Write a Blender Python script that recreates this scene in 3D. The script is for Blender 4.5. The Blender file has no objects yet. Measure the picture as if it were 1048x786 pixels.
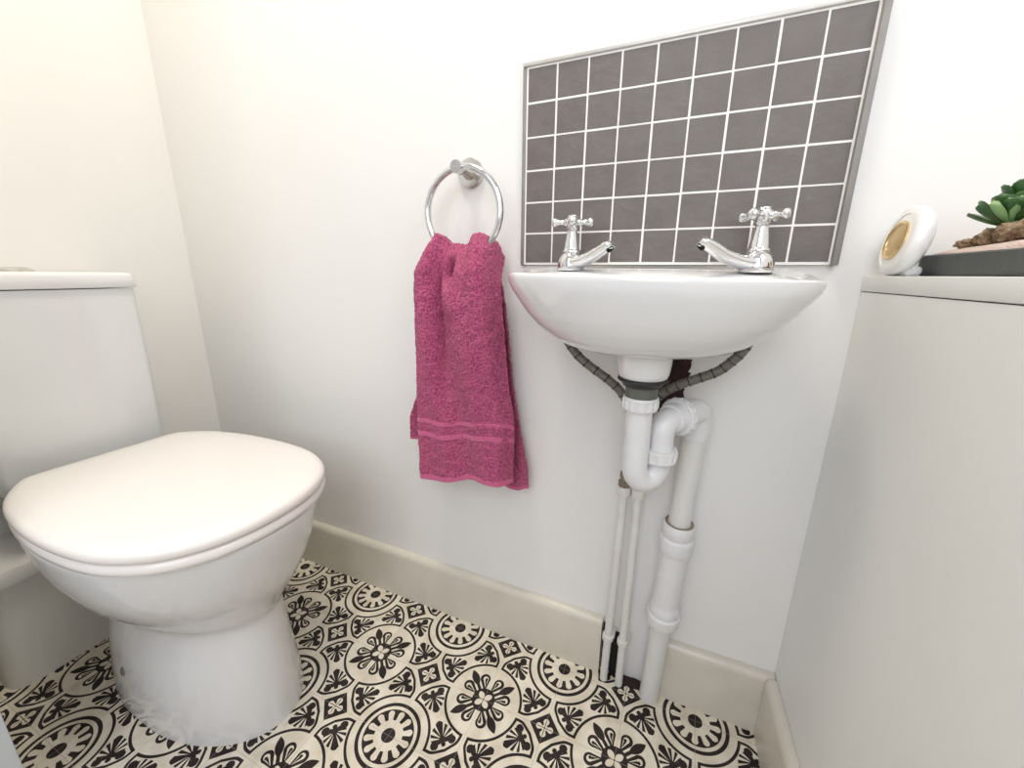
import bpy, bmesh, math, random
from mathutils import Vector, Matrix, noise
random.seed(7)
PI = math.pi
sc = bpy.context.scene
COL = sc.collection

# ------------------------------------------------------------------ node helpers
class N:
    """Expression over shader math nodes."""
    nt = None
    def __init__(s, v): s.v = v
    @staticmethod
    def op(o, *a):
        n = N.nt.nodes.new('ShaderNodeMath'); n.operation = o
        for i, x in enumerate(a):
            x = x.v if isinstance(x, N) else x
            if isinstance(x, (int, float)): n.inputs[i].default_value = x
            else: N.nt.links.new(x, n.inputs[i])
        return N(n.outputs[0])
    def __add__(s, o): return N.op('ADD', s, o)
    __radd__ = __add__
    def __sub__(s, o): return N.op('SUBTRACT', s, o)
    def __rsub__(s, o): return N.op('SUBTRACT', o, s)
    def __mul__(s, o): return N.op('MULTIPLY', s, o)
    __rmul__ = __mul__
    def __truediv__(s, o): return N.op('DIVIDE', s, o)
    def lt(s, o): return N.op('LESS_THAN', s, o)
    def gt(s, o): return N.op('GREATER_THAN', s, o)
    def abs(s): return N.op('ABSOLUTE', s)
def nmin(a, b): return N.op('MINIMUM', a, b)
def nmax(a, b): return N.op('MAXIMUM', a, b)
def nand(*a):
    r = a[0]
    for x in a[1:]: r = r * x
    return r
def nor(*a):
    r = a[0]
    for x in a[1:]: r = nmax(r, x)
    return r
def hyp(a, b): return N.op('SQRT', a * a + b * b)

def mat(name, color, rough=0.5, metal=0.0, coat=0.0, bump=None, var=None, ior=1.5, sheen=0.0, spec=0.5):
    """bump=(scale, strength, distance); var=(scale, amount, color2)"""
    m = bpy.data.materials.new(name); m.use_nodes = True
    nt = m.node_tree; b = nt.nodes['Principled BSDF']
    b.inputs['Base Color'].default_value = (*color, 1)
    b.inputs['Roughness'].default_value = rough
    b.inputs['Metallic'].default_value = metal
    b.inputs['Coat Weight'].default_value = coat
    b.inputs['Coat Roughness'].default_value = 0.06
    b.inputs['IOR'].default_value = ior
    b.inputs['Specular IOR Level'].default_value = spec
    b.inputs['Sheen Weight'].default_value = sheen
    tc = nt.nodes.new('ShaderNodeTexCoord')
    if var:
        nz = nt.nodes.new('ShaderNodeTexNoise'); nz.inputs['Scale'].default_value = var[0]
        nz.inputs['Detail'].default_value = 6
        nt.links.new(tc.outputs['Object'], nz.inputs['Vector'])
        rp = nt.nodes.new('ShaderNodeValToRGB')
        rp.color_ramp.elements[0].position = .5 - var[1]; rp.color_ramp.elements[0].color = (*color, 1)
        rp.color_ramp.elements[1].position = .5 + var[1]; rp.color_ramp.elements[1].color = (*var[2], 1)
        nt.links.new(nz.outputs['Fac'], rp.inputs['Fac'])
        nt.links.new(rp.outputs['Color'], b.inputs['Base Color'])
    if bump:
        nz = nt.nodes.new('ShaderNodeTexNoise'); nz.inputs['Scale'].default_value = bump[0]
        nz.inputs['Detail'].default_value = 4
        nt.links.new(tc.outputs['Object'], nz.inputs['Vector'])
        bp = nt.nodes.new('ShaderNodeBump'); bp.inputs['Strength'].default_value = bump[1]
        bp.inputs['Distance'].default_value = bump[2]
        nt.links.new(nz.outputs['Fac'], bp.inputs['Height'])
        nt.links.new(bp.outputs['Normal'], b.inputs['Normal'])
    return m

# ------------------------------------------------------------------ mesh helpers
def link(name, bm, m=None, parent=None, smooth=35, recalc=True):
    if recalc: bmesh.ops.recalc_face_normals(bm, faces=bm.faces)
    me = bpy.data.meshes.new(name); bm.to_mesh(me); bm.free()
    if m: me.materials.append(m)
    if smooth:
        for p in me.polygons: p.use_smooth = True
        me.set_sharp_from_angle(angle=math.radians(smooth))
    o = bpy.data.objects.new(name, me); COL.objects.link(o)
    if parent:
        o.parent = parent
        o.location = -parent.location if parent.type == 'EMPTY' else (0, 0, 0)   # parts are modelled in world space
    return o
def empty(name, loc, label, cat, group=None):
    o = bpy.data.objects.new(name, None); COL.objects.link(o); o.location = Vector(loc)
    o.empty_display_size = .03
    o['label'] = label; o['category'] = cat
    if group: o['group'] = group
    return o
def tag(o, label, cat, group=None):
    o['label'] = label; o['category'] = cat
    if group: o['group'] = group
    return o
def structure(o): o['kind'] = 'structure'; return o

def box(bm, x0, x1, y0, y1, z0, z1, bev=0.0, seg=2, M=None):
    vs = [bm.verts.new((x, y, z)) for z in (z0, z1) for x, y in ((x0, y0), (x1, y0), (x1, y1), (x0, y1))]
    q = [(0,3,2,1),(4,5,6,7),(0,1,5,4),(1,2,6,5),(2,3,7,6),(3,0,4,7)]
    fs = [bm.faces.new([vs[i] for i in f]) for f in q]
    if bev:
        es = list({e for f in fs for e in f.edges})
        r = bmesh.ops.bevel(bm, geom=es, offset=bev, segments=seg, profile=.5, affect='EDGES')
        vs = list({v for v in vs if v.is_valid} | set(r['verts']))
    if M: bmesh.ops.transform(bm, matrix=M, verts=vs)
    return vs
def loft(bm, rings, cap0=True, cap1=True, close=True):
    R = [[bm.verts.new(p) for p in r] for r in rings]
    n = len(R[0])
    for a, b in zip(R, R[1:]):
        for i in range(n if close else n - 1):
            j = (i + 1) % n
            bm.faces.new((a[i], a[j], b[j], b[i]))
    if cap0: bm.faces.new(R[0][::-1])
    if cap1: bm.faces.new(R[-1])
    return R
def frame(d, ref=Vector((0, 0, 1))):
    d = d.normalized()
    if abs(d.dot(ref)) > .95: ref = Vector((1, 0, 0))
    a = ref.cross(d).normalized(); b = d.cross(a)
    return a, b
def tube(bm, pts, rad, n=20, caps=True):
    pts = [Vector(p) for p in pts]
    if not hasattr(rad, '__len__'): rad = [rad] * len(pts)
    rings = []; a = None
    for i, p in enumerate(pts):
        d = (pts[min(i + 1, len(pts) - 1)] - pts[max(i - 1, 0)]).normalized()
        if a is None: a, b = frame(d)
        else:
            a = (a - d * a.dot(d)).normalized(); b = d.cross(a)
        rings.append([p + (a * math.cos(t) + b * math.sin(t)) * rad[i] for t in [2 * PI * k / n for k in range(n)]])
    return loft(bm, rings, caps, caps)
def lathe(bm, base, axis, prof, n=32, caps=True):
    """prof: list of (r, h) along axis from base"""
    base = Vector(base); ax = Vector(axis).normalized(); a, b = frame(ax)
    rings = [[base + ax * h + (a * math.cos(t) + b * math.sin(t)) * max(r, 1e-5) for t in [2 * PI * k / n for k in range(n)]] for r, h in prof]
    return loft(bm, rings, caps, caps)
def spline(pts, k=8):
    pts = [Vector(p) for p in pts]; out = []
    P = [pts[0]] + pts + [pts[-1]]
    for i in range(1, len(P) - 2):
        p0, p1, p2, p3 = P[i - 1:i + 3]
        for j in range(k):
            t = j / k
            out.append(.5 * ((2 * p1) + (p2 - p0) * t + (2 * p0 - 5 * p1 + 4 * p2 - p3) * t * t + (3 * p1 - p0 - 3 * p2 + p3) * t ** 3))
    out.append(pts[-1]); return out
def interp(tab, x):
    if x <= tab[0][0]: return tab[0][1]
    for (a, u), (b, v) in zip(tab, tab[1:]):
        if x <= b: return u + (v - u) * (x - a) / (b - a)
    return tab[-1][1]

# ------------------------------------------------------------------ materials
M_wall = mat('white_wall_paint', (.83, .82, .79), .6, bump=(60, .10, .002), var=(3, .3, (.86, .85, .825)))
M_ceil = mat('ceiling_paint', (.85, .84, .82), .8)
M_ceramic = mat('white_glazed_ceramic', (.80, .80, .79), .12, coat=.6)
M_pan = mat('toilet_glazed_ceramic', (.77, .77, .76), .15, coat=.6, var=(5, .25, (.71, .70, .685)))
M_seat = mat('warm_white_seat_plastic', (.88, .84, .80), .2, coat=.4)
M_cist = mat('cistern_ceramic', (.74, .75, .745), .16, coat=.5)
M_skirt = mat('cream_gloss_skirting_paint', (.71, .67, .58), .3, coat=.2, bump=(40, .2, .003), var=(14, .22, (.64, .60, .51)))
M_panel = mat('white_satin_panel_paint', (.80, .805, .785), .45, bump=(70, .25, .002), var=(4, .3, (.83, .835, .81)))
M_plastic = mat('white_waste_plastic', (.80, .80, .80), .3, var=(30, .3, (.76, .755, .75)))
M_pipe = mat('painted_white_pipe', (.79, .78, .75), .42, var=(45, .25, (.70, .68, .64)), bump=(150, .3, .0005))
M_pipeb = mat('white_waste_pipe_plastic', (.77, .765, .74), .38, var=(18, .35, (.73, .72, .69)))
M_chrome = mat('polished_chrome', (.72, .72, .73), .05, metal=1)
M_satin = mat('brushed_nickel', (.68, .66, .62), .2, metal=1)
M_black = mat('black_rubber', (.02, .02, .02), .5)
M_hose = mat('braided_grey_hose', (.24, .225, .19), .42, metal=.35, bump=(900, .8, .001), var=(250, .2, (.13, .12, .10)))
M_brass = mat('tarnished_brass_fitting', (.20, .165, .11), .4, metal=.7, var=(90, .2, (.36, .33, .27)))
M_dark = mat('dark_hole', (.015, .012, .012), .9)
M_ragged = mat('dark_red_brown_plaster', (.055, .022, .022), .9, bump=(60, 1, .01), var=(50, .2, (.02, .01, .01)))
M_grout = mat('white_grout', (.92, .90, .86), .7, bump=(200, .4, .002))
M_tile = mat('taupe_slate_tile', (.126, .110, .103), .48, bump=(70, .35, .004), var=(28, .3, (.165, .147, .135)))
M_trim = mat('grey_edge_strip', (.22, .21, .20), .45, bump=(120, .3, .002), var=(30, .3, (.28, .265, .25)))
M_trimtop = mat('silver_edge_strip', (.52, .51, .48), .35, metal=.3, var=(40, .3, (.62, .60, .57)))
M_towel = mat('pink_terry_cotton', (.42, .040, .145), .95, bump=(480, 1, .006), var=(330, .11, (.74, .150, .31)), sheen=.15)
M_band = mat('pink_flat_weave', (.58, .11, .245), .8, bump=(700, .4, .002), sheen=.3)
M_fresh = mat('glossy_white_plastic', (.88, .87, .85), .18, coat=.4)
M_gold = mat('gold_gel_insert', (.62, .42, .17), .3, metal=.35, var=(40, .3, (.50, .34, .14)))
M_goldrim = mat('gold_rim', (.80, .58, .28), .22, metal=.8)
M_dish = mat('charcoal_planter_glaze', (.055, .062, .058), .5, bump=(120, .3, .002), var=(25, .3, (.085, .09, .085)))
M_gravel = mat('pale_pink_gravel', (.80, .56, .50), .85, bump=(500, .8, .004), var=(40, .35, (.83, .72, .64)))
M_bark = mat('brown_bark', (.17, .10, .055), .9, bump=(160, 1, .006), var=(90, .14, (.52, .40, .26)))
M_leaf = mat('dark_green_leaf', (.020, .075, .018), .38, var=(22, .2, (.055, .15, .035)))
M_leafl = mat('pale_green_leaf', (.17, .33, .12), .4, var=(30, .2, (.30, .46, .20)))
M_door = mat('white_door_paint', (.72, .76, .80), .4)

# --- floor: procedural encaustic pattern, nodes only
def floor_material(S, FX, FY):
    m = bpy.data.materials.new('patterned_vinyl_floor'); m.use_nodes = True
    nt = m.node_tree; N.nt = nt; bsdf = nt.nodes['Principled BSDF']
    geo = nt.nodes.new('ShaderNodeTexCoord'); sep = nt.nodes.new('ShaderNodeSeparateXYZ')
    nt.links.new(geo.outputs['Object'], sep.inputs[0])
    X = (N(sep.outputs[0]) - FX) * (1 / S); Y = (FY - N(sep.outputs[1])) * (1 / S)
    u = N.op('PINGPONG', X, 1.0); v = N.op('PINGPONG', Y, 1.0)   # flower roundel at (0,0), leaf roundel at (1,1)
    a0 = nmax(u, v); v0 = nmin(u, v)                             # fold: quatrefoil at (1,0)
    rA = hyp(a0, v0)
    angA = N.op('ARCTAN2', v0, a0)
    # flower roundel: twelve petals
    pa = N.op('PINGPONG', angA, PI / 12)                         # 0 on petal axis, pi/12 between
    w = rA * N.op('SINE', pa)
    along = rA * N.op('COSINE', pa)
    petal = nor(nand(w.lt(.030 + nmax(along - .19, 0.0) * .12), along.lt(.29)), hyp(along - .295, w).lt(.045), rA.lt(.205))
    darkA = nor(rA.lt(.098), nand(rA.gt(.1), rA.lt(.358), 1 - petal), nand(rA.gt(.405), rA.lt(.455)))
    # leaf roundel
    p = 1 - v0; q = 1 - a0                                       # p>=q, axis on q=0, leaf on p=q
    rB = hyp(p, q)
    l = (p + q) * .70711; mm = (p - q).abs() * .70711            # along / across diagonal
    leaf = nor(nand(l.gt(.2), l.lt(.60), mm.lt(.060 - (l - .38) * (l - .38) * 2.9)), nand(l.gt(.14), l.lt(.32), mm.lt(.024)))
    heart = nand(rB.lt(.178), 1 - nand(l.lt(.150), l.gt(.012), mm.lt(.044 - (l - .080) * (l - .080) * 8.5)))
    # hook drops, centred 20 degrees off the axis
    ca, sa = math.cos(math.radians(21)), math.sin(math.radians(21))
    s = p * ca + q * sa; t = (q * ca - p * sa)
    taper = nmax(nmin((s - .12) * .40, .072), 0.0)
    outer = nor(nand(t.abs().lt(taper), s.lt(.335), s.gt(.13)), hyp(s - .335, t).lt(.082))
    ti = t + .008
    inner = nor(nand(ti.abs().lt(nmax((s - .19) * .29, 0.0)), s.lt(.335)), hyp(s - .335, ti).lt(.042))
    drop = nor(hyp(s - .325, t + .020).lt(.022), nand((t + .012).abs().lt(nmax((s - .2) * .16, 0.0)), s.lt(.31)))
    hook = nand(outer, 1 - nand(inner, 1 - drop))
    darkB = nand(rB.lt(.56), nor(leaf, heart, hook))
    # quatrefoil in a diamond
    cu = (1 - a0); cv = v0                                       # offsets from (1,0), both >=0
    dia = (cu + cv).lt(.228)
    c1 = nmax(cu, cv); c2 = nmin(cu, cv)
    quat = nor(hyp(c1 - .085, c2).lt(.043), nand(c2.lt(.026), c1.lt(.1)))
    vein = nand(c2.lt(.006), c1.lt(.11))
    darkC = nand(dia, 1 - nand(quat, 1 - vein))
    # shield panels with fan
    a = (cu + cv) * .70711; b = (cv - cu) * .70711               # distance along the diagonal from the quatrefoil
    bb = b.abs()
    bump = N.op('SMOOTH_MAX', (.215 + bb * .16) - a, (.036 - nmin(cu, cv)), .05)
    ins = nmax(nmax(.555 - rA, .56 - rB), bump)                  # <0 inside
    line = nand(ins.lt(0.0), ins.gt(-.038))
    inside = ins.lt(-.045)
    hub = .385
    ra = hyp(a - hub, b); th = N.op('ARCTAN2', bb, a - hub)
    st = math.radians(29)
    k = N.op('PINGPONG', th, st / 2)                              # distance to the nearest spike
    first = th.lt(st / 2)
    kk = N.op('WRAP', th, st / 2, -st / 2).abs()
    reach = .222 - th * .045
    width = .003 + ra * .105
    spikes = nand((ra * kk).lt(width), ra.lt(reach), th.lt(1.9))
    central = nand(bb.lt(.006 + nmax(a - hub, 0.0) * .22), a.gt(hub), a.lt(.640), (a + bb * .9).lt(.655))
    balls = nor(hyp(a - .335, bb - .125).lt(.056), hyp(a - .375, b).lt(.050), hyp(a - .315, b).lt(.032))
    neck = hyp(a - .36, bb - .055).lt(.032)
    fan = nand(inside, nor(spikes, central, balls, neck))
    dark = nor(darkA, darkB, darkC, nand(rA.gt(.54), rB.gt(.545), nor(line, fan)))
    seam = nmin(nmin(u, 1 - u), nmin(v, 1 - v)).lt(.0045)
    # tones
    nz = nt.nodes.new('ShaderNodeTexNoise'); nz.inputs['Scale'].default_value = 26; nz.inputs['Detail'].default_value = 8
    nt.links.new(geo.outputs['Object'], nz.inputs['Vector'])
    r1 = nt.nodes.new('ShaderNodeValToRGB')
    r1.color_ramp.elements[0].position = .3; r1.color_ramp.elements[0].color = (.64, .57, .45, 1)
    r1.color_ramp.elements[1].position = .62; r1.color_ramp.elements[1].color = (.82, .76, .64, 1)
    r2 = nt.nodes.new('ShaderNodeValToRGB')
    r2.color_ramp.elements[0].position = .3; r2.color_ramp.elements[0].color = (.010, .007, .007, 1)
    r2.color_ramp.elements[1].position = .7; r2.color_ramp.elements[1].color = (.038, .027, .025, 1)
    nt.links.new(nz.outputs['Fac'], r1.inputs['Fac']); nt.links.new(nz.outputs['Fac'], r2.inputs['Fac'])
    def mix(f, A, B):
        n = nt.nodes.new('ShaderNodeMix'); n.data_type = 'RGBA'
        nt.links.new(f, n.inputs[0])
        for x, i in ((A, 6), (B, 7)):
            if isinstance(x, tuple): n.inputs[i].default_value = x
            else: nt.links.new(x, n.inputs[i])
        return n.outputs[2]
    c = mix(dark.v, r1.outputs['Color'], r2.outputs['Color'])
    c = mix((seam * .4).v, c, (.33, .29, .24, 1))
    nt.links.new(c, bsdf.inputs['Base Color'])
    bsdf.inputs['Roughness'].default_value = .5; bsdf.inputs['Specular IOR Level'].default_value = .25
    return m

# ------------------------------------------------------------------ camera (calibrated)
cam_d = bpy.data.cameras.new('camera'); cam = bpy.data.objects.new('camera', cam_d); COL.objects.link(cam)
F, PIT, YAW, ROL = 418.3522, .2635, .4113, .0099
CAM = Vector((.2874, -.7181, .8190))
cp, sp, cy_, sy_ = math.cos(PIT), math.sin(PIT), math.cos(YAW), math.sin(YAW)
fwd = Vector((-sy_ * cp, cy_ * cp, -sp)); rt = Vector((cy_, sy_, 0)); up = rt.cross(fwd)
r2 = rt * math.cos(ROL) + up * math.sin(ROL); u2 = -rt * math.sin(ROL) + up * math.cos(ROL)
cam.matrix_world = Matrix(((r2.x, u2.x, -fwd.x, CAM.x), (r2.y, u2.y, -fwd.y, CAM.y), (r2.z, u2.z, -fwd.z, CAM.z), (0, 0, 0, 1)))
cam_d.sensor_width = 36; cam_d.lens = 36 * F / 1048; cam_d.clip_start = .01
sc.camera = cam

# ------------------------------------------------------------------ room shell
XL, XR, ZC = -1.0, .95, 2.35
bd = Vector((.05813, -.9983, 0)).normalized()       # boxing runs from the back wall toward the viewer
def bxp(t, off=0.0):                                 # point on boxing face, off>0 into the room
    return Vector((.495, 0, 0)) + bd * t + Vector((-bd.y * -1, -bd.x, 0)) * 0 + Vector((-.9983, -.05813, 0)) * off
bm = bmesh.new(); box(bm, XL - .1, XR + .1, -2.3, .1, -.05, 0)
structure(link('floor', bm, floor_material(.12883, -.3943, -.0397), smooth=None))
bm = bmesh.new(); box(bm, XL - .1, XR + .1, 0, .1, 0, ZC)
structure(link('wall_back', bm, M_wall, smooth=None))
bm = bmesh.new(); box(bm, XL - .1, XL, -2.3, 0, 0, ZC)
structure(link('wall_left', bm, M_wall, smooth=None))
bm = bmesh.new(); box(bm, XR, XR + .1, -2.3, 0, 0, ZC)
structure(link('wall_right', bm, M_wall, smooth=None))
bm = bmesh.new(); box(bm, XL - .1, XR + .1, -2.3, .1, ZC, ZC + .05)
structure(link('ceiling', bm, M_ceil, smooth=None))
# doorway side behind/left of the viewer
bm = bmesh.new(); box(bm, XL, -.62, -.72, -.609, 0, ZC)
structure(link('wall_front', bm, M_wall, smooth=None))
bm = bmesh.new(); box(bm, -.62, -.54, -.73, -.607, 0, 2.05, .002)
structure(link('door_1', bm, M_door))

# half-height boxing on the right
def prism_box(bm, t0, t1, o0, o1, z0, z1, bev=0):
    """rectangle along the boxing: t along, o out of face (negative = into the boxing)"""
    vs = []
    for z in (z0, z1):
        for t, o in ((t0, o0), (t1, o0), (t1, o1), (t0, o1)):
            q = bxp(t, o); vs.append(bm.verts.new((q.x, min(q.y, -.0005) if t == t0 else q.y, z)))
    fs = [bm.faces.new([vs[i] for i in f]) for f in [(0,3,2,1),(4,5,6,7),(0,1,5,4),(1,2,6,5),(2,3,7,6),(3,0,4,7)]]
    if bev:
        bmesh.ops.bevel(bm, geom=list({e for f in fs for e in f.edges}), offset=bev, segments=2, profile=.5, affect='EDGES')
bm = bmesh.new(); prism_box(bm, 0, 1.6, 0, -.02, 0, .7995)
structure(link('trim_1', bm, M_panel, smooth=None))
bm = bmesh.new(); prism_box(bm, 0, 1.6, .0015, -.36, .8005, .8205, .0015)
tag(link('ledge_board', bm, M_panel), 'white painted wooden ledge board running along the top of the half-height wall', 'shelf')

# skirting profile extruded
def skirting(bm, p0, p1, nrm, h=.133, t=.017):
    p0, p1, nrm = Vector(p0), Vector(p1), Vector(nrm).normalized()
    prof = [(0, 0), (t, 0), (t, h - .016), (t - .0008, h - .010), (t - .003, h - .005), (t - .007, h - .0015), (t - .011, h), (0, h)]
    n0 = 24; rings = []
    for i in range(n0 + 1):
        p = p0.lerp(p1, i / n0); wob = 0.0006 * math.sin(i * 2.3)
        rings.append([p + nrm * (o + (wob if 0 < o else 0)) + Vector((0, 0, z)) for o, z in prof])
    loft(bm, rings)
bm = bmesh.new(); skirting(bm, (XL + .0005, -.0005, 0), (.1885, -.0005, 0), (0, -1, 0))
structure(link('baseboard_back', bm, M_skirt, smooth=30))
bm = bmesh.new(); skirting(bm, (.306, -.0005, 0), (.4945, -.0005, 0), (0, -1, 0), h=.131)
structure(link('baseboard_corner', bm, M_skirt, smooth=30)); bpy.data.objects['baseboard_corner'].name = 'baseboard_back.001'
a = bxp(.0185, .0005); b = bxp(1.6, .0005)
bm = bmesh.new(); skirting(bm, (a.x, a.y, 0), (b.x, b.y, 0), (-.9983, -.05813, 0), h=.133)
structure(link('baseboard_right', bm, M_skirt, smooth=30))
# rough hole in the floor/wall where the skirting is cut for the pipes
bm = bmesh.new()
for (x0, x1, z1) in ((.1895, .1945, .118), (.2065, .2265, .105)):
    box(bm, x0, x1, -.003, -.0005, .001, z1)
structure(link('trim_2', bm, M_dark, smooth=None))
bm = bmesh.new()
ring = []
for k in range(40):
    t = 2 * PI * k / 40
    r = 1 + .25 * noise.noise(Vector((math.cos(t) * 2.3, math.sin(t) * 2.3, 4)))
    ring.append((.265 + .034 * r * math.cos(t), -.012 + .011 * r * math.sin(t)))
loft(bm, [[(x, min(y, -.0006), .0004) for x, y in ring], [(x, min(y, -.0006), .0022) for x, y in ring]])
structure(link('trim_3', bm, M_ragged, smooth=None))
# ragged dark gap in the wall behind the trap
bm = bmesh.new(); ring = []
for k in range(72):
    t = 2 * PI * k / 72
    r = 1 + .35 * noise.noise(Vector((math.cos(t) * 3.1, math.sin(t) * 3.1, 1))) + .12 * random.uniform(-1, 1)
    ring.append((.262 + .030 * r * math.cos(t) + .012 * math.sin(t), .652 + .062 * r * math.sin(t)))
loft(bm, [[(x, -.0004, z) for x, z in ring], [(x, -.0025, z) for x, z in ring]])
structure(link('trim_4', bm, M_ragged, smooth=None))

# ------------------------------------------------------------------ splashback
sp_ = empty('splashback', (.226, 0, .837), 'small grey tiled splashback with white grout above the wash basin', 'splashback')
X0, Z1, TS = 0.0, 1.1375, .05
bm = bmesh.new(); box(bm, -.0015, .4515, -.0074, -.0004, Z1 - .3025, Z1 + .0015)
link('grout', bm, M_grout, sp_, smooth=None)
bm = bmesh.new()
for i in range(9):
    for j in range(6):
        g = .0014
        jx, jz = random.uniform(-.0003, .0003), random.uniform(-.0003, .0003)
        box(bm, X0 + i * TS + g + jx, X0 + (i + 1) * TS - g + jx, -.0080 + random.uniform(-.0002, .0002), -.003, Z1 - (j + 1) * TS + g + jz, Z1 - j * TS - g + jz, .0004, 1)
link('tiles', bm, M_tile, sp_)
bm = bmesh.new()
box(bm, -.0078, -.0016, -.0092, -.0004, Z1 - .3035, Z1 + .001, .001)
link('edge_strip', bm, M_trim, sp_)
bm = bmesh.new()
box(bm, .4516, .4595, -.0165, -.0004, Z1 - .3035, Z1 + .001, .001)
link('edge_strip', bm, M_trim, sp_)
bm = bmesh.new(); box(bm, -.0078, .4605, -.0110, -.0004, Z1 + .0016, Z1 + .0075, .001)
link('top_strip', bm, M_trimtop, sp_)

# ------------------------------------------------------------------ wash basin
BX = .226
def rim_outline(n=96):
    pts = []
    for k in range(n):
        t = 2 * PI * k / n
        c, s = math.cos(t), math.sin(t)
        if s <= 0:   # front
            e = 2 / 2.15; x = .2015 * math.copysign(abs(c) ** e, c); y = -.1 - .165 * abs(s) ** e
        else:
            e = 2 / 2.5; x = .2015 * math.copysign(abs(c) ** e, c); y = -.1 + .0975 * abs(s) ** e
        pts.append((x, y))
    return pts
def ztop(x, y):
    t = min(max((-y) / .11, 0), 1)
    return .8335 - (.8335 - .8180) * (t * t * (3 - 2 * t)) - .003 * (x / .2) * t
RO = rim_outline()
bm = bmesh.new(); rings = []
yc = -.125
# inside of the bowl, from its floor up to the rim
for t in [0.02, .25, .5, .7, .85, .95, 1.0]:
    s = t; dz = -.095 * (1 - t ** 3.2) 
    rings.append([(BX + x * .80 * s, -.165 + (y + .125) * .54 * s, ztop(x * .8 * s, -.165 + (y + .125) * .54 * s) - .003 + dz) for x, y in RO])
rings.append([(BX + x * .82, -.165 + (y + .125) * .565, ztop(x * .82, -.165 + (y + .125) * .565) - .0005) for x, y in RO])
rings.append([(BX + x * .90, -.146 + (y + .125) * .78, ztop(x * .9, -.146 + (y + .125) * .78)) for x, y in RO])
rings.append([(BX + x * .982, -.1265 + (y + .125) * .978, ztop(x, y)) for x, y in RO])
rings.append([(BX + x * .994, -.1255 + (y + .125) * .992, ztop(x, y) - .0012) for x, y in RO])
rings.append([(BX + x, y, ztop(x, y) - .003) for x, y in RO])
rings.append([(BX + x * .998, -.125 + (y + .125) * .998 , ztop(x, y) - .0075) for x, y in RO])
H = .0940
for i in range(1, 26):
    t = i / 25
    d = t
    sx = interp([(0, 1), (.08, .985), (.15, .965), (.3, .91), (.5, .83), (.65, .755), (.8, .655), (.9, .555), (.96, .45), (1, .28)], t)
    zz = lambda x, y: (ztop(x, y) - .0075) * (1 - t) + (.8180 - .0075) * t - H * t
    rings.append([(BX + x * sx * .998, (-.125 - .015 * t) + (y + .125 + 0) * (sx * .998), zz(x, y)) for x, y in RO])
loft(bm, rings)
basin = empty('wash_basin', (BX, 0, .70), 'small white ceramic wash basin with curved front mounted on the wall', 'sink')
link('bowl', bm, M_ceramic, basin, smooth=50)
TX, TY = .234, -.145
bm = bmesh.new()
lathe(bm, (TX, TY, .741), (0, 0, -1), [(.042, 0), (.038, .018), (.0362, .028), (.0355, .040), (.0345, .050), (.0325, .056), (.0295, .0585)], 40)
link('outlet_boss', bm, M_ceramic, basin, smooth=60)

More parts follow.
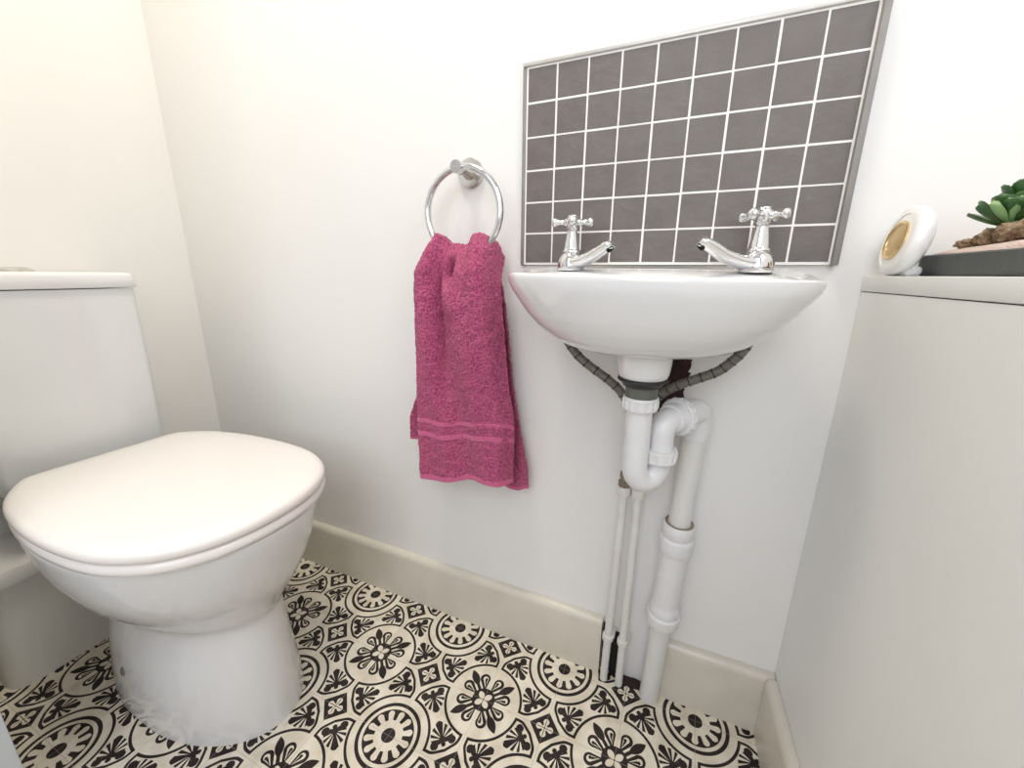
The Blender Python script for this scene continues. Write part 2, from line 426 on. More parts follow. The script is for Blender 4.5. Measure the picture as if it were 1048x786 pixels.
# taps
def tap(loc, tip, zrot, label):
    x, y, z = loc
    e = empty('basin_tap', loc, label, 'tap', 'pillar taps on the basin')
    P = Vector(loc)
    bm = bmesh.new()
    lathe(bm, P, (0, 0, 1), [(.0205, -.0015), (.0212, 0), (.0218, .002), (.0220, .006), (.0212, .011), (.0198, .016), (.0175, .021), (.0145, .0245), (.0115, .0262)], 36)
    link('tap_body', bm, M_chrome, e, smooth=50)
    bm = bmesh.new()
    lathe(bm, P + Vector((0, 0, .0235)), (0, 0, 1), [(.0122, 0), (.0142, .0008), (.0147, .0028), (.0142, .0055), (.0125, .0068), (.0122, .0085), (.0112, .015), (.0098, .023), (.0085, .031), (.0080, .036), (.0092, .0375), (.0092, .040), (.008, .041)], 32)
    link('bonnet', bm, M_chrome, e, smooth=50)
    # spout
    T = Vector(tip); d = T - P; d.z = 0; L = d.length; d.normalize(); side = Vector((-d.y, d.x, 0))
    h = T.z - z
    ctrl = [(0.0, .0115, .0175, .0108), (.014, .0108, .0168, .0102), (.030, .0135, .0145, .0095), (.050 / .086 * L, .0205, .0120, .0088), (.068 / .086 * L, h - .0075, .0108, .0080), (L - .006, h - .0020, .0104, .0070), (L - .001, h - .0025, .0098, .0055), (L + .001, h - .0035, .0080, .0035)]
    rings = []
    for i, (s, zz, w, tt) in enumerate(ctrl):
        c = P + d * s + Vector((0, 0, zz))
        j0, j1 = ctrl[max(i - 1, 0)], ctrl[min(i + 1, len(ctrl) - 1)]
        tg = (d * (j1[0] - j0[0]) + Vector((0, 0, j1[1] - j0[1]))).normalized()
        if i >= len(ctrl) - 2: tg = (d * .9 + Vector((0, 0, -.15))).normalized()
        upv = side.cross(tg); upv = upv if upv.z > 0 else -upv
        rings.append([c + side * w * math.cos(t) + upv * tt * math.sin(t) for t in [2 * PI * k / 24 for k in range(24)]])
    R2 = []
    for a_, b_ in zip(rings, rings[1:]):
        for k in range(3): R2.append([Vector(p).lerp(Vector(q), k / 3) for p, q in zip(a_, b_)])
    R2.append(rings[-1])
    bm = bmesh.new(); loft(bm, R2)
    spt = link('spout', bm, M_chrome, e, smooth=70)
    bm = bmesh.new(); c = P + d * (L - .0035) + Vector((0, 0, h - .0065))
    lathe(bm, c, Vector((d.x * .9, d.y * .9, -.8)), [(.0052, -.003), (.0054, .0030), (.0044, .0032), (.0042, .001)], 20)
    link('spout_outlet', bm, M_dark, spt)
    # cross head
    hc = P + Vector((0, 0, .0705))
    bm = bmesh.new()
    lathe(bm, hc - Vector((0, 0, .008)), (0, 0, 1), [(.0070, 0), (.0096, .0015), (.0100, .007), (.0100, .0130), (.0090, .0152), (.0082, .0158), (.0078, .0178), (.0050, .0186), (.0003, .0188)], 28)
    for k in range(4):
        t = zrot + k * PI / 2; ax = Vector((math.cos(t), math.sin(t), 0))
        lathe(bm, hc + ax * .006, ax, [(.0062, 0), (.0060, .0055), (.0044, .0070), (.0038, .0110), (.0046, .0150), (.0064, .0190), (.0070, .0215), (.0063, .0243), (.0036, .0260), (.0003, .0263)], 18)
    link('cross_handle', bm, M_chrome, e, smooth=50)
    return e
tap((.1005, -.06, .8262), (.170, -.100, .862), math.radians(14), 'left chrome basin tap with cross head handle and spout angled to the right')
tap((.3575, -.062, .8250), (.285, -.108, .863), math.radians(-33), 'right chrome basin tap with cross head handle and spout angled to the left')

# ------------------------------------------------------------------ flexible hoses
def hose(pts, label, n=14):
    P = spline(pts, n)
    bm = bmesh.new()
    rad = [.0068 + (.0006 if i % 9 < 2 else 0) for i in range(len(P))]
    tube(bm, P, rad, 16)
    bm.faces.ensure_lookup_table()
    for fi, f_ in enumerate(bm.faces):
        if (fi // 16) % 9 == 0: f_.material_index = 1
    ho = link('flexible_hose', bm, M_hose, smooth=60); ho.data.materials.append(M_black)
    return tag(ho, label, 'hose', 'braided tap hoses under the basin')
hose([(.094, -.088, .738), (.110, -.090, .715), (.128, -.090, .694), (.151, -.090, .677), (.177, -.088, .660), (.197, -.084, .642), (.212, -.078, .615), (.216, -.062, .575), (.213, -.042, .525), (.2105, -.031, .482)], 'grey braided flexible hose curving from the left tap down behind the trap')
hose([(.363, -.088, .738), (.354, -.090, .719), (.343, -.090, .704), (.328, -.090, .689), (.306, -.090, .677), (.283, -.088, .665), (.264, -.084, .651), (.249, -.078, .630), (.238, -.060, .580), (.235, -.036, .500), (.2345, -.031, .462)], 'grey braided flexible hose curving from the right tap down behind the trap')

# ------------------------------------------------------------------ trap
trap = empty('bottle_free_sink_trap', (TX, TY, .515), 'white plastic U-bend sink trap with ribbed nuts below the basin outlet', 'sink trap')
trap.name = 'sink_trap'
def ribbed_nut(bm, base, axis, r, h, n=112, ribs=16):
    base = Vector(base); ax = Vector(axis).normalized(); a_, b_ = frame(ax)
    rings = []
    for (rr, hh, m_) in ((r * .80, 0, 0), (r * .96, 0, 0), (r, h * .08, 0), (r, h * .2, 0), (r * .97, h * .24, 1), (r * .97, h * .80, 1), (r, h * .84, 0), (r * .985, h, 0), (r * .80, h, 0)):
        ring = []
        for k in range(n):
            t = 2 * PI * k / n
            rb = rr * (1.07 if (m_ and k % (n // ribs) < 2) else 1)
            ring.append(base + ax * hh + (a_ * math.cos(t) + b_ * math.sin(t)) * rb)
        rings.append(ring)
    loft(bm, rings)
bm = bmesh.new()
lathe(bm, (TX, TY, .684), (0, 0, -1), [(.030, 0), (.0335, .0015), (.0338, .004), (.0310, .006), (.0270, .009), (.026, .012)], 36)
link('rubber_washer', bm, M_black, trap)
bm = bmesh.new()
lathe(bm, (TX, TY, .673), (0, 0, -1), [(.0225, 0), (.0228, .003), (.0218, .004), (.0218, .020)], 36)
link('tailpiece', bm, mat('dark_grey_tailpiece', (.14, .15, .13), .45, metal=.4), trap)
bm = bmesh.new(); ribbed_nut(bm, (TX, TY, .656), (0, 0, -1), .0240, .0180)
link('inlet_nut', bm, M_plastic, trap)
UX, UY = .2645, -.118
bm = bmesh.new()
cxm, cym = (TX + UX) / 2, (TY + UY) / 2; hx, hy = (UX - TX) / 2, (UY - TY) / 2
P = [(TX, TY, .640), (TX, TY, .61), (TX, TY, .58), (TX, TY, .555)]
for k in range(1, 16):
    t = PI * k / 16
    P.append((cxm - hx * math.cos(t), cym - hy * math.cos(t), .552 - .0285 * math.sin(t)))
P += [(UX, UY, .553), (UX, UY, .563)]
tube(bm, P, .0180, 28)
link('u_bend', bm, M_plastic, trap, smooth=60)
bm = bmesh.new(); ribbed_nut(bm, (UX - .0015, UY, .5540), (.04, 0, 1), .0262, .0195)
link('union_nut', bm, M_plastic, trap)
bm = bmesh.new()
P = [(UX, UY, .565), (UX, UY, .580), (UX, UY, .594)]
E1 = Vector((.3155, -.034, .614)); A0 = Vector((UX, UY, .594)); dirh = (E1 - Vector((UX, UY, .614))).normalized()
for k in range(1, 9):
    t = PI / 2 * k / 8
    c = A0 + dirh * (.020 * (1 - math.cos(t))) + Vector((0, 0, .020 * math.sin(t))); P.append(c)
P.append(P[-1] + dirh * .03)
tube(bm, P, .0180, 28)
link('upper_bend', bm, M_plastic, trap, smooth=60)
nb = Vector(P[-2])
bm = bmesh.new()
lathe(bm, nb - dirh * .002, dirh, [(.0182, 0), (.0215, .001), (.0225, .012), (.0225, .016)], 36)
ribbed_nut(bm, nb + dirh * .013, dirh, .0282, .0120)
link('outlet_nut', bm, M_plastic, trap)

# ------------------------------------------------------------------ waste pipe
wp = empty('waste_pipe', (.300, -.032, 0), 'thick white plastic waste pipe with coupling running down the wall to the floor', 'pipe')
WT = Vector((.3135, -.034, .604)); WB = Vector((.2925, -.0265, .0008))
def wpt(z):
    t = (WT.z - z) / (WT.z - WB.z); return WT.lerp(WB, t)
bm = bmesh.new(); wd = (WB - WT).normalized()
c0 = nb + dirh * .0245; c1 = Vector((WT.x, WT.y, nb.z))
P = [c0, c0.lerp(c1, .5)] ; 
tgt = wpt(.594)
for k in range(0, 9):
    t = k / 8
    P.append((1 - t) ** 2 * c0.lerp(c1, .55) + 2 * t * (1 - t) * (c1 + Vector((0, 0, .002))) + t * t * tgt)
P = [P[0]] + P[2:] + [wpt(.567)]
tube(bm, P, .0205, 28)
link('elbow', bm, M_plastic, wp, smooth=60)
bm = bmesh.new(); tube(bm, [wpt(.577), wpt(.40)], .0180, 28)
link('upper_pipe', bm, M_pipeb, wp)
bm = bmesh.new()
q0 = wpt(.406); 
lathe(bm, q0, wd, [(.0182, .004), (.0182, 0), (.0245, 0), (.0262, .003), (.0262, .022), (.0252, .0235), (.0252, .026), (.0275, .028), (.0282, .032), (.0282, .052), (.0270, .056), (.0235, .058), (.0232, .075), (.0232, .168), (.0232, .172), (.0262, .177), (.0265, .190), (.0255, .192), (.0290, .195), (.0298, .208), (.0275, .216), (.0182, .217)], 40)
cpl = link('coupling', bm, M_plastic, wp, smooth=40)
bm = bmesh.new()
lathe(bm, q0 - wd * .0006, wd, [(.0188, .004), (.0188, 0), (.0236, -.0003), (.0236, .0007)], 36)
link('seal_ring', bm, mat('brown_grey_seal', (.28, .23, .18), .6), cpl)
bm = bmesh.new(); tube(bm, [wpt(.23), WB], .0183, 28)
link('lower_pipe', bm, M_pipeb, wp)

# ------------------------------------------------------------------ supply pipes
def supply(xt, xb, ztop_, label, valve):
    e = empty('supply_pipe', (xb, -.028, 0), label, 'pipe')
    T = Vector((xt, -.030, ztop_)); B = Vector((xb, -.026, .0008))
    g = lambda z: T.lerp(B, (T.z - z) / (T.z - B.z))
    d = (B - T).normalized()
    bm = bmesh.new()
    n = 30; tube(bm, [T.lerp(B, i / n) for i in range(n + 1)], [.0076 + .00008 * math.sin(i * 4.1) for i in range(n + 1)], 20)
    link('pipe', bm, M_pipe, e)
    bm = bmesh.new(); lathe(bm, T - d * .004, d, [(.008, 0), (.0118, .0005), (.0124, .003), (.0124, .015), (.0110, .018), (.0080, .0185)], 12)
    link('compression_nut', bm, M_pipe, e)
    bm = bmesh.new(); q = g(.118); lathe(bm, q, d, [(.0082, 0), (.0108, .001), (.0112, .004), (.0112, .011), (.0104, .0135), (.0082, .014)], 14)
    box(bm, q.x - .004, q.x + .012, -.024, -.001, q.z - .012, q.z - .002, .001)
    link('pipe_clip', bm, M_pipe, e)
    if valve:
        bm = bmesh.new()
        lathe(bm, T - d * .003, -d, [(.0095, 0), (.0112, .001), (.0115, .010), (.0085, .012), (.0075, .017), (.0100, .018), (.0100, .026), (.0065, .028), (.0062, .034)], 10)
        link('brass_valve', bm, M_brass, e, smooth=30)
    return e
supply(.2095, .2015, .450, 'left painted white supply pipe, thin, with a tarnished brass valve at its top', True)
supply(.2345, .2325, .450, 'right painted white supply pipe, thin, rising beside the thick waste pipe', False)

# ------------------------------------------------------------------ towel ring
tr = empty('towel_ring', (-.109, 0, .993), 'round chrome towel ring on a wall plate holding the pink towel', 'towel ring')
RC = Vector((-.098, -.056, .9205)); RR = .0720
bm = bmesh.new(); lathe(bm, (-.110, -.0003, .994), (0, -1, 0), [(.0245, 0), (.0252, .0015), (.0252, .0065), (.0240, .0080), (.0005, .0085)], 48)
link('wall_plate', bm, M_satin, tr)
bm = bmesh.new(); lathe(bm, (-.110, -.007, .994), (.10, -.994, -.04), [(.0130, 0), (.0118, .006), (.0085, .012), (.0078, .020), (.0078, .034), (.0105, .040), (.0108, .058), (.0098, .0605), (.0005, .061)], 32)
link('post', bm, M_satin, tr)
bm = bmesh.new(); n = 96; rings = []
tl = math.radians(2)
for k in range(n):
    t = 2 * PI * k / n
    rad = Vector((math.sin(t), 0, math.cos(t)))
    c = RC + rad * RR
    rings.append([c + (rad * math.cos(s) + Vector((0, 1, 0)) * math.sin(s)) * .0060 for s in [2 * PI * j / 16 for j in range(16)]])
rings.append(rings[0]); loft(bm, rings, False, False); bmesh.ops.remove_doubles(bm, verts=bm.verts, dist=1e-6)
link('ring', bm, M_chrome, tr, smooth=60)

# ------------------------------------------------------------------ towel
LT = [(.39, -.212), (.478, -.212), (.586, -.2105), (.726, -.203), (.80, -.199), (.82, -.194), (.845, -.182), (.880, -.160)]
RTt = [(.39, .034), (.451, .027), (.519, .012), (.612, -.006), (.719, -.018), (.80, -.027), (.86, -.032), (.880, -.046)]
def sm(x, a, b):
    t = min(max((x - a) / (b - a), 0), 1); return t * t * (3 - 2 * t)
def gs(x, c, w): return math.exp(-((x - c) / w) ** 2)
def towel_pt(u, w):
    """u -1..1 across, w 0 front hem .. 1 over the ring .. 2 back hem; returns point on outer surface"""
    ztp = .8600 + .020 * gs(u, -.70, .34) + .020 * gs(u, .74, .30) + .003 * gs(u, -.02, .28) - .03 * sm(abs(u), .88, 1.0)
    front = w <= 1
    if front:
        zb = .402 + .028 * (u + 1) / 2 + .003 * math.sin(u * 5)
        s = w
        z = zb + (ztp - zb) * s
        zz = z
        xl, xr = interp(LT, zz), interp(RTt, zz)
        xr = xr * (1 - sm(.63 - zz, 0, .16)) + .004 * sm(.63 - zz, 0, .16)
        x = xl + (xr - xl) * (u + 1) / 2
        dtop = 1 - s
        y = -.066 - .014 * sm(dtop, 0, .12) + .010 * sm(s, .97, 1.0)
        # folds
        crease = gs(u, -.28, .10) * sm(s, .25, .62) * (1 - sm(s, .86, .95)) * .015 + gs(u, .0, .09) * sm(s, .80, .93) * (1 - sm(s, .93, .97)) * .012
        hole = gs(u, -.04, .13) * gs(s, .90, .035) * .022
        bulge = -gs(u, -.62, .28) * .012 * sm(s, .15, .7) - gs(u, .48, .36) * .016 * sm(s, .1, .75) - gs(u, -.02, .25) * .010 * gs(s, .80, .08)
        wave = .006 * math.sin(u * 4.2 + 1.0 + s * 2) * (1 - s) + .0035 * math.sin(u * 9 + s * 5) 
        edge = .026 * sm(abs(u), .78, 1.0) 
        y += crease + hole + bulge + wave + edge
    else:
        s = 2 - w
        off = -.026 * (1 - s) ** 1.2
        zb = .462 - .068 * sm(u, -.3, .75) + .012 * sm(u, .8, 1)
        z = zb + (ztp - zb) * s
        xl, xr = interp(LT, z), interp(RTt, z)
        xl += -.040 * sm(.62 - z, 0, .12) - .006 * sm(.9 - s, 0, .3); xr -= .006
        x = xl + (xr - xl) * (u + 1) / 2
        y = -.046 + .022 * sm(1 - s, 0, .15) + .003 * math.sin(u * 6 + s * 4) - .006 * sm(abs(u), .8, 1)
        y = min(y, -.014)
    return Vector((x, y, z))
def towel_mesh(name, wr, nu, nw, m, parent=None, lift=0, amp=.0021, th=.005):
    bm = bmesh.new(); g = []
    for j in range(nw + 1):
        w = wr[0] + (wr[1] - wr[0]) * j / nw; row = []
        for i in range(nu + 1):
            u = -1 + 2 * i / nu
            p = towel_pt(u, w)
            if w > .985 and w < 1.03: 
                p.z += .004 * math.cos((w - 1) * 40)
            if lift or amp:
                e = 1e-3
                du = towel_pt(min(u + e, 1), w) - towel_pt(max(u - e, -1), w)
                dw = towel_pt(u, min(w + e, 2)) - towel_pt(u, max(w - e, 0))
                nr = du.cross(dw).normalized() if du.cross(dw).length > 1e-9 else Vector((0, -1, 0))
                if (w < 1 and nr.y > 0): nr = -nr
                if (w >= 1 and nr.y < 0): nr = -nr
                nn = noise.noise(p * 330) * amp + noise.noise(p * 60) * amp * .8
                p += nr * (nn + lift)
            row.append(bm.verts.new(p))
        g.append(row)
    for j in range(nw):
        for i in range(nu):
            bm.faces.new((g[j][i], g[j][i + 1], g[j + 1][i + 1], g[j + 1][i]))
    o = link(name, bm, m, parent, smooth=180)
    md = o.modifiers.new('thickness', 'SOLIDIFY'); md.thickness = th; md.offset = 0
    return o
tw = empty('hand_towel', (-.1, -.05, .40), 'raspberry pink terry hand towel hanging through the chrome ring', 'towel')
towel_mesh('terry_cloth', (.022, 1.985), 120, 520, M_towel, tw)
towel_mesh('hem', (0, .024), 120, 8, M_band, tw, 0, .0003, .006)
towel_mesh('hem', (1.984, 2.0), 120, 6, M_band, tw, 0, .0003, .006)
towel_mesh('woven_band', (.200, .222), 120, 8, M_band, tw, .0012, .0004, .004)
towel_mesh('woven_band', (.262, .280), 120, 8, M_band, tw, .0012, .0004, .004)

# ------------------------------------------------------------------ toilet
YC = -.352
toilet = empty('toilet', (-.62, YC, 0), 'white ceramic toilet with closed lid standing against the left wall', 'toilet')
def cat_outline(pts, n=72):
    """closed outline through control points"""
    P = [Vector((x, y, 0)) for x, y in pts]; m_ = len(P); out = []
    for i in range(m_):
        p0, p1, p2, p3 = P[i - 1], P[i], P[(i + 1) % m_], P[(i + 2) % m_]
        for j in range(8):
            t = j / 8
            out.append(.5 * ((2 * p1) + (p2 - p0) * t + (2 * p0 - 5 * p1 + 4 * p2 - p3) * t * t + (3 * p1 - p0 - 3 * p2 + p3) * t ** 3))
    return out
hwt = [(-.762, .112), (-.748, .131), (-.705, .157), (-.65, .175), (-.58, .1850), (-.50, .188), (-.425, .182), (-.37, .167), (-.322, .138), (-.288, .095), (-.272, .049)]
YL = YC + .004
LO = cat_outline([(x, YL + h) for x, h in hwt] + [(-.2675, YL)] + [(x, YL - h) for x, h in hwt[::-1]] + [(-.763, YC - .06), (-.763, YC + .06)])
def sc_ring(out, inset, z, dz=0):
    cx_ = -.51; r = []
    for p in out:
        d = Vector((p.x - cx_, p.y - YC, 0)); L = d.length
        q = d * ((L - inset) / L)
        r.append((cx_ + q.x, YC + q.y, z + (dz * (1 - (q.length / .25) ** 2))))
    return r
# lid: domed with rounded rim
bm = bmesh.new()
rs = [sc_ring(LO, .012, .4455), sc_ring(LO, .004, .446), sc_ring(LO, .0008, .449), sc_ring(LO, 0, .454), sc_ring(LO, .0008, .4590), sc_ring(LO, .004, .4632), sc_ring(LO, .009, .4655), sc_ring(LO, .018, .4670), sc_ring(LO, .04, .4682), sc_ring(LO, .08, .4690), sc_ring(LO, .11, .4694)]
loft(bm, rs)
link('lid', bm, M_seat, toilet, smooth=60)
# seat
bm = bmesh.new()
rs = [sc_ring(LO, .050, .4270), sc_ring(LO, .006, .4270), sc_ring(LO, .0015, .4295), sc_ring(LO, .001, .4355), sc_ring(LO, .0025, .4412), sc_ring(LO, .007, .4440), sc_ring(LO, .05, .4440)]
loft(bm, rs, False, False)
link('seat', bm, M_seat, toilet, smooth=60)
# pan: bowl and pedestal
def egg(xf, xb, hw, z, e=2.2, yo=0, n=80, wide=.5):
    cx_ = xb + (xf - xb) * wide; r = []
    for k in range(n):
        t = 2 * PI * k / n; c, s = math.cos(t), math.sin(t)
        a_ = (xf - cx_) if c > 0 else (cx_ - xb); ee = 2 / (e if c > 0 else e + .1 + .9 * max(0, min(1, (.26 - z) / .08)))
        r.append((cx_ + a_ * math.copysign(abs(c) ** ee, c), YC + .003 + yo + hw * math.copysign(abs(s) ** ee, s), z))
    return r
bm = bmesh.new()
S = [(-.333, -.760, .119, .0005, 2.0), (-.334, -.760, .1185, .02, 2.0), (-.337, -.758, .116, .06, 2.0), (-.346, -.754, .110, .12, 2.0), (-.355, -.75, .1045, .17, 2.0), (-.360, -.748, .1030, .205, 2.0),
     (-.356, -.755, .107, .224, 2.0), (-.346, -.765, .118, .240, 2.05), (-.328, -.775, .137, .268, 2.05), (-.308, -.78, .153, .300, 2.1), (-.292, -.785, .167, .338, 2.15), (-.281, -.79, .176, .374, 2.15), (-.274, -.79, .181, .402, 2.15), (-.272, -.79, .183, .418, 2.15), (-.274, -.788, .181, .4240, 2.15), (-.280, -.785, .175, .4260, 2.15)]
def smooth_sections(S, k=4):
    out = []
    for i in range(len(S) - 1):
        p0, p1, p2, p3 = S[max(i - 1, 0)], S[i], S[i + 1], S[min(i + 2, len(S) - 1)]
        for j in range(k):
            t = j / k
            out.append(tuple(.5 * (2 * b + (c - a) * t + (2 * a - 5 * b + 4 * c - d) * t * t + (3 * b - a - 3 * c + d) * t ** 3) for a, b, c, d in zip(p0, p1, p2, p3)))
    return out + [S[-1]]
loft(bm, [egg(xf, xb, hw, z, e, .008 * math.exp(-((z - .215) / .09) ** 2)) for xf, xb, hw, z, e in smooth_sections(S, 4)])
pan = link('pan', bm, M_pan, toilet, smooth=60)
# rear ceramic base against the wall and its ledge
def rrect(x0, x1, y0, y1, r, z, n=8):
    out = []
    for cx_, cy__, a0 in ((x1 - r, y1 - r, 0), (x0 + r, y1 - r, PI / 2), (x0 + r, y0 + r, PI), (x1 - r, y0 + r, 1.5 * PI)):
        for k in range(n + 1):
            t = a0 + PI / 2 * k / n; out.append((cx_ + r * math.cos(t), cy__ + r * math.sin(t), z))
    return out
bm = bmesh.new()
loft(bm, [rrect(-.999, -.862, YC - .19, YC + .18, .035, .0005), rrect(-.999, -.858, YC - .188, YC + .18, .035, .12), rrect(-.999, -.852, YC - .182, YC + .18, .035, .235)])
link('rear_base', bm, mat('lightened_rear_ceramic', (.88, .87, .83), .3), toilet)  # toilet ceramic with a lighter colour, offsetting the shade this block stands in
bm = bmesh.new()
loft(bm, [rrect(-.999, -.850, YC - .184, YC + .18, .034, .2352), rrect(-.999, -.836, YC - .190, YC + .18, .034, .239), rrect(-.999, -.832, YC - .192, YC + .18, .034, .262), rrect(-.999, -.836, YC - .190, YC + .18, .034, .271), rrect(-.999, -.85, YC - .18, YC + .17, .03, .274)])
link('rear_ledge', bm, M_ceramic, toilet, smooth=50)
bm = bmesh.new()
loft(bm, [rrect(-.995, -.80, YC - .09, YC + .09, .03, .2742), rrect(-.995, -.80, YC - .10, YC + .10, .03, .36), rrect(-.995, -.80, YC - .105, YC + .105, .03, .4015)])
link('rear_neck', bm, M_pan, toilet, smooth=50)
# cistern
def cist_ring(z, hw, xf, r=.035):
    n = 10; out = []
    bul = .012
    for k in range(13):      # gently bowed front from +y to -y
        s = 1 - 2 * k / 12
        y = s * (hw - r * .5); out.append((xf + bul * (1 - s * s), YC + y, z)) if abs(s) < .99 else None
    out = [p for p in out if p]
    L = [(-.9985, YC + hw + .022, z)]
    for k in range(1, 7):
        t = PI / 2 * (k / 6); L.append((xf - r + r * math.sin(t) if k else 0, YC + hw - r * .5 + r * .5 * math.cos(t), z))
    R = [(a, 2 * YC - b, c) for a, b, c in L[::-1]]
    return L + out + R
bm = bmesh.new()
loft(bm, [cist_ring(.402, .118, -.830), cist_ring(.410, .128, -.820), cist_ring(.44, .134, -.815), cist_ring(.60, .137, -.813), cist_ring(.782, .139, -.813)])
link('cistern', bm, M_cist, toilet, smooth=50)
bm = bmesh.new()
loft(bm, [cist_ring(.7835, .133, -.820), cist_ring(.7838, .141, -.808), cist_ring(.786, .1425, -.806), cist_ring(.806, .1405, -.806), cist_ring(.8115, .138, -.808), cist_ring(.8138, .133, -.814), cist_ring(.8148, .113, -.838)])
clid = link('cistern_lid', bm, M_ceramic, toilet, smooth=50)
bm = bmesh.new(); lathe(bm, (-.925, YC - .002, .8145), (0, 0, 1), [(.027, 0), (.027, .002), (.0235, .0045), (.022, .006), (.015, .0078), (.0005, .0085)], 36)
link('flush_button', bm, M_satin, clid)
for yy in (-.075, .075):
    bm = bmesh.new(); lathe(bm, (-.742, YC + yy, .4265), (0, 0, 1), [(.010, 0), (.010, .002), (.008, .003), (.008, .018)], 24)
    link('hinge', bm, M_seat, toilet)
# screw fixing in the side of the foot
bm = bmesh.new(); lathe(bm, (-.612, YC - .090, .088), (-.2, -1, .25), [(.0075, 0), (.0075, .020), (.005, .0215)], 20)
link('fixing_cap', bm, mat('grey_brown_cap', (.20, .16, .15), .6), pan)

# ------------------------------------------------------------------ air freshener
af = empty('air_freshener', (.512, -.062, .8205), 'round white plastic air freshener with gold oval insert on the ledge', 'air freshener')
AC = Vector((.5105, -.0525, .8608)); an = Vector((-.985, -.04, .17)).normalized(); aa = Vector((0, 0, 1)); aa = (aa - an * aa.dot(an)).normalized(); ab = aa.cross(an)
def oval(bm, prof, n=56, ax=.0405, bx=.043):
    rings = [[AC + an * h + aa * math.sin(t) * ax * k + ab * math.cos(t) * bx * k for t in [2 * PI * j / n for j in range(n)]] for k, h in prof]
    loft(bm, rings)
bm = bmesh.new(); oval(bm, [(.55, -.014), (.80, -.012), (.95, -.007), (1.0, 0), (.975, .005), (.92, .0075), (.75, .0085), (.745, .0075), (.73, .0078), (.55, .0082)])
link('case', bm, M_fresh, af, smooth=50)
bm = bmesh.new(); oval(bm, [(.56, .0078), (.56, .0100), (.52, .0108), (.47, .0100), (.45, .0080)])
link('insert_rim', bm, M_goldrim, af)
bm = bmesh.new(); oval(bm, [(.46, .0076), (.46, .0088), (.25, .0098), (.05, .0102)])
gi = link('gel_insert', bm, M_gold, af)
bm = bmesh.new(); box(bm, -.010, .010, -.016, .016, 0, .012, .0055, 4, Matrix.Translation((.517, -.054, .8206)) @ Matrix.Rotation(math.radians(18), 4, 'Z'))
link('foot', bm, M_fresh, af)

# ------------------------------------------------------------------ planter
pl = empty('planter_dish', (.58, -.2, .8205), 'low charcoal grey planter dish filled with pale pink gravel on the ledge', 'planter')
def dish(off, z, w=0):
    # runs along the boxing; rounded left end near the back wall
    out = []; c = Vector((.580, -.047, 0)); hw = .047 + off; dd = bd; sd = Vector((-dd.y, dd.x, 0))
    for k in range(17):
        t = PI / 2 + PI * k / 16
        q = c + (dd * math.cos(t)) * hw * .8 + sd * math.sin(t) * hw; out.append((q.x, q.y, z))
    c2 = c + dd * .26
    for k in range(17):
        t = -PI / 2 + PI * k / 16
        q = c2 + (dd * math.cos(t)) * hw * .8 + sd * math.sin(t) * hw; out.append((q.x, q.y, z))
    return out
bm = bmesh.new()
loft(bm, [dish(-.004, .8208), dish(-.001, .823), dish(0, .827), dish(.001, .8435), dish(-.001, .8450), dish(-.004, .8445), dish(-.006, .838)])
link('dish', bm, M_dish, pl, smooth=50)
bm = bmesh.new(); rings = [dish(-.0062, .8385)]
for f_, dz in ((-.008, .8450), (-.014, .8480), (-.026, .8505), (-.040, .8515)):
    rings.append(dish(f_, dz))
loft(bm, rings)
for v in bm.verts:
    if v.co.z > .84:
        t = min(max((-v.co.y - .04) / .16, 0), 1)
        v.co.z += .011 * t + noise.noise(v.co * 90) * .0010
g = link('gravel', bm, M_gravel, pl, smooth=60); g['kind'] = 'stuff'

def bark(loc, sx, sy, sz, rz, seed):
    bm = bmesh.new(); bmesh.ops.create_icosphere(bm, subdivisions=4, radius=1)
    for v in bm.verts:
        n_ = v.co.normalized()
        k = 1 + .30 * noise.noise(n_ * 2.2 + Vector((seed, 0, 0))) + .22 * noise.noise(n_ * 5 + Vector((0, seed, 0))) + .08 * noise.noise(n_ * 13)
        v.co = Vector((n_.x * sx * k, n_.y * sy * k, n_.z * sz * k))
    bmesh.ops.transform(bm, matrix=Matrix.Translation(loc) @ Matrix.Rotation(rz, 4, 'Z'), verts=bm.verts)
    zmin = min(v.co.z for v in bm.verts)
    return tag(link('bark_piece', bm, M_bark, smooth=60), 'rough brown bark piece lying on the pink gravel around the succulent', 'bark', 'bark pieces in the planter')
for i, (x, y, sx, sy, sz) in enumerate([(.572, -.066, .010, .009, .0055), (.578, -.082, .010, .011, .0075), (.574, -.104, .012, .012, .0090), (.590, -.098, .011, .011, .0080), (.574, -.130, .012, .012, .0095), (.596, -.122, .013, .012, .0080), (.574, -.160, .012, .013, .0090), (.594, -.150, .012, .013, .009)]):
    gz = .8515 + .011 * min(max((-y - .04) / .16, 0), 1)
    bark((x - .009, y, gz + sz * .55), sx, sy, sz, i * 1.3, i * 3.7)

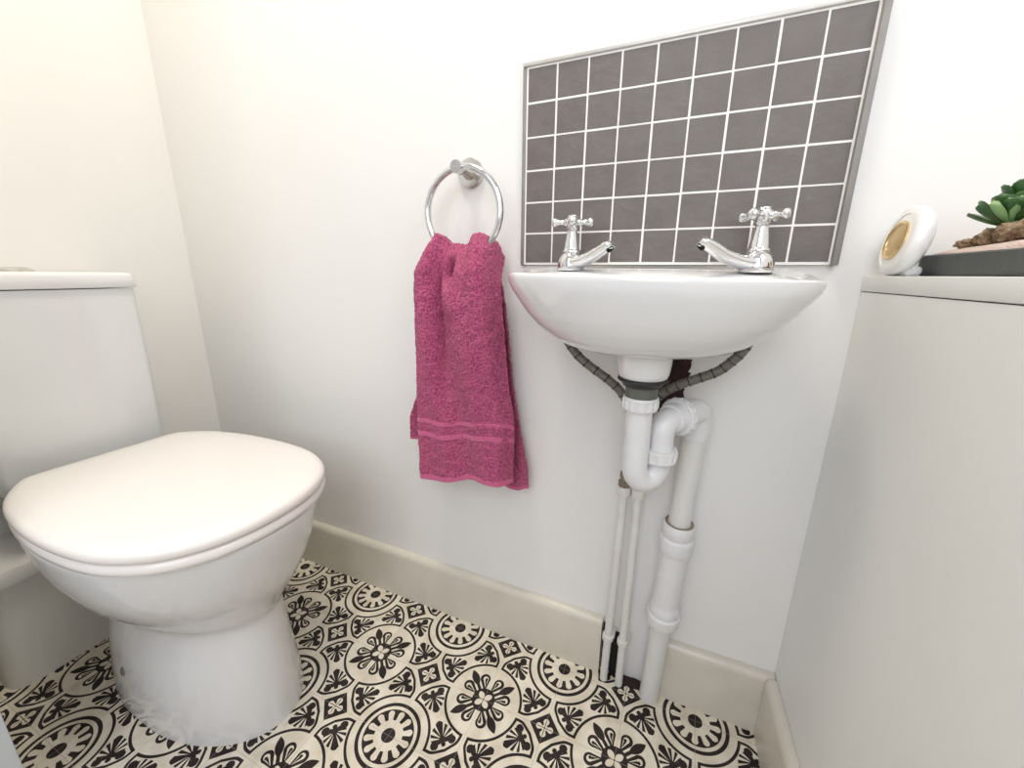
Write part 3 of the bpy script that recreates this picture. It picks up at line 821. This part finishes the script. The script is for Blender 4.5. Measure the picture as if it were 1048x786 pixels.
# succulent
su = empty('succulent', (.570, -.112, .856), 'green rosette succulent with pale green centre leaves growing in the dish', 'plant')
def leaf(bm, base, az, el, L, W, th=.0016):
    d = Vector((math.cos(az) * math.cos(el), math.sin(az) * math.cos(el), math.sin(el)))
    s = Vector((-math.sin(az), math.cos(az), 0)); u_ = d.cross(s); u_ = u_ if u_.z > 0 else -u_
    rings = []
    for i in range(11):
        t = i / 10
        w = W * (.30 + .70 * sm(t, 0, .62)) * (1 if t < .75 else math.sqrt(max(1 - ((t - .75) / .2501) ** 2, .0001)))
        c = Vector(base) + d * L * t + u_ * (.22 * L * t * t - .05 * L)
        ring = []
        for k in range(10):
            q = 2 * PI * k / 10
            cup = .30 * w * math.cos(q) ** 2
            ring.append(c + s * w * math.cos(q) + u_ * (th * math.sin(q) + cup))
        rings.append(ring)
    loft(bm, rings)
B0 = Vector((.572, -.113, .871))
bm = bmesh.new(); bl = bmesh.new()
for i in range(16):
    leaf(bm, B0 + Vector((0, 0, .001)), i * 2.399, .14 + .045 * i, .038 - .0002 * i, .0105)
for i in range(9):
    leaf(bm, B0 + Vector((.004, -.004, .010)), i * 2.399 + .5, .72 + .06 * i, .034, .0105)
for i in range(12):
    leaf(bl, B0 + Vector((-.006, -.008, .004)), i * 2.399 + 1.1, .40 + .06 * i, .028 - .0004 * i, .0056, .0022)
link('outer_leaves', bm, M_leaf, su, smooth=60); link('centre_leaves', bl, M_leafl, su, smooth=60)
bm = bmesh.new(); tube(bm, [(.570, -.112, .853), (.570, -.112, .866), B0 + Vector((0, 0, .006))], [.004, .0035, .003], 12)
link('stem', bm, M_leaf, su)

# ------------------------------------------------------------------ lights
def area(name, loc, target, size, power, color, sy=None):
    l = bpy.data.lights.new(name, 'AREA'); l.energy = power; l.color = color; l.size = size
    if sy: l.shape = 'RECTANGLE'; l.size_y = sy
    o = bpy.data.objects.new(name, l); COL.objects.link(o); o.location = loc
    o.rotation_euler = (Vector(target) - Vector(loc)).to_track_quat('-Z', 'Y').to_euler()
    return o
area('ceiling_lamp', (-.20, -.42, 2.30), (-.20, -.42, 0), .35, 11.5, (1, .91, .76))
area('doorway_fill', (.25, -1.75, 1.55), (-.1, 0, .45), 1.1, 13.5, (.87, .91, 1.0), 1.3)  # added cool fill from the doorway side behind the viewer
area('right_fill', (.90, -.62, 1.55), (-.7, -.42, .5), .5, 4.5, (.90, .94, 1.0), .7)  # unseen fill added on the right to brighten left wall and toilet base
w = bpy.data.worlds.new('world'); sc.world = w; w.use_nodes = True
w.node_tree.nodes['Background'].inputs[0].default_value = (.95, .94, 1, 1); w.node_tree.nodes['Background'].inputs[1].default_value = .62
sc.view_settings.view_transform = 'Standard'; sc.view_settings.look = 'None'
sc.view_settings.exposure = 0.0
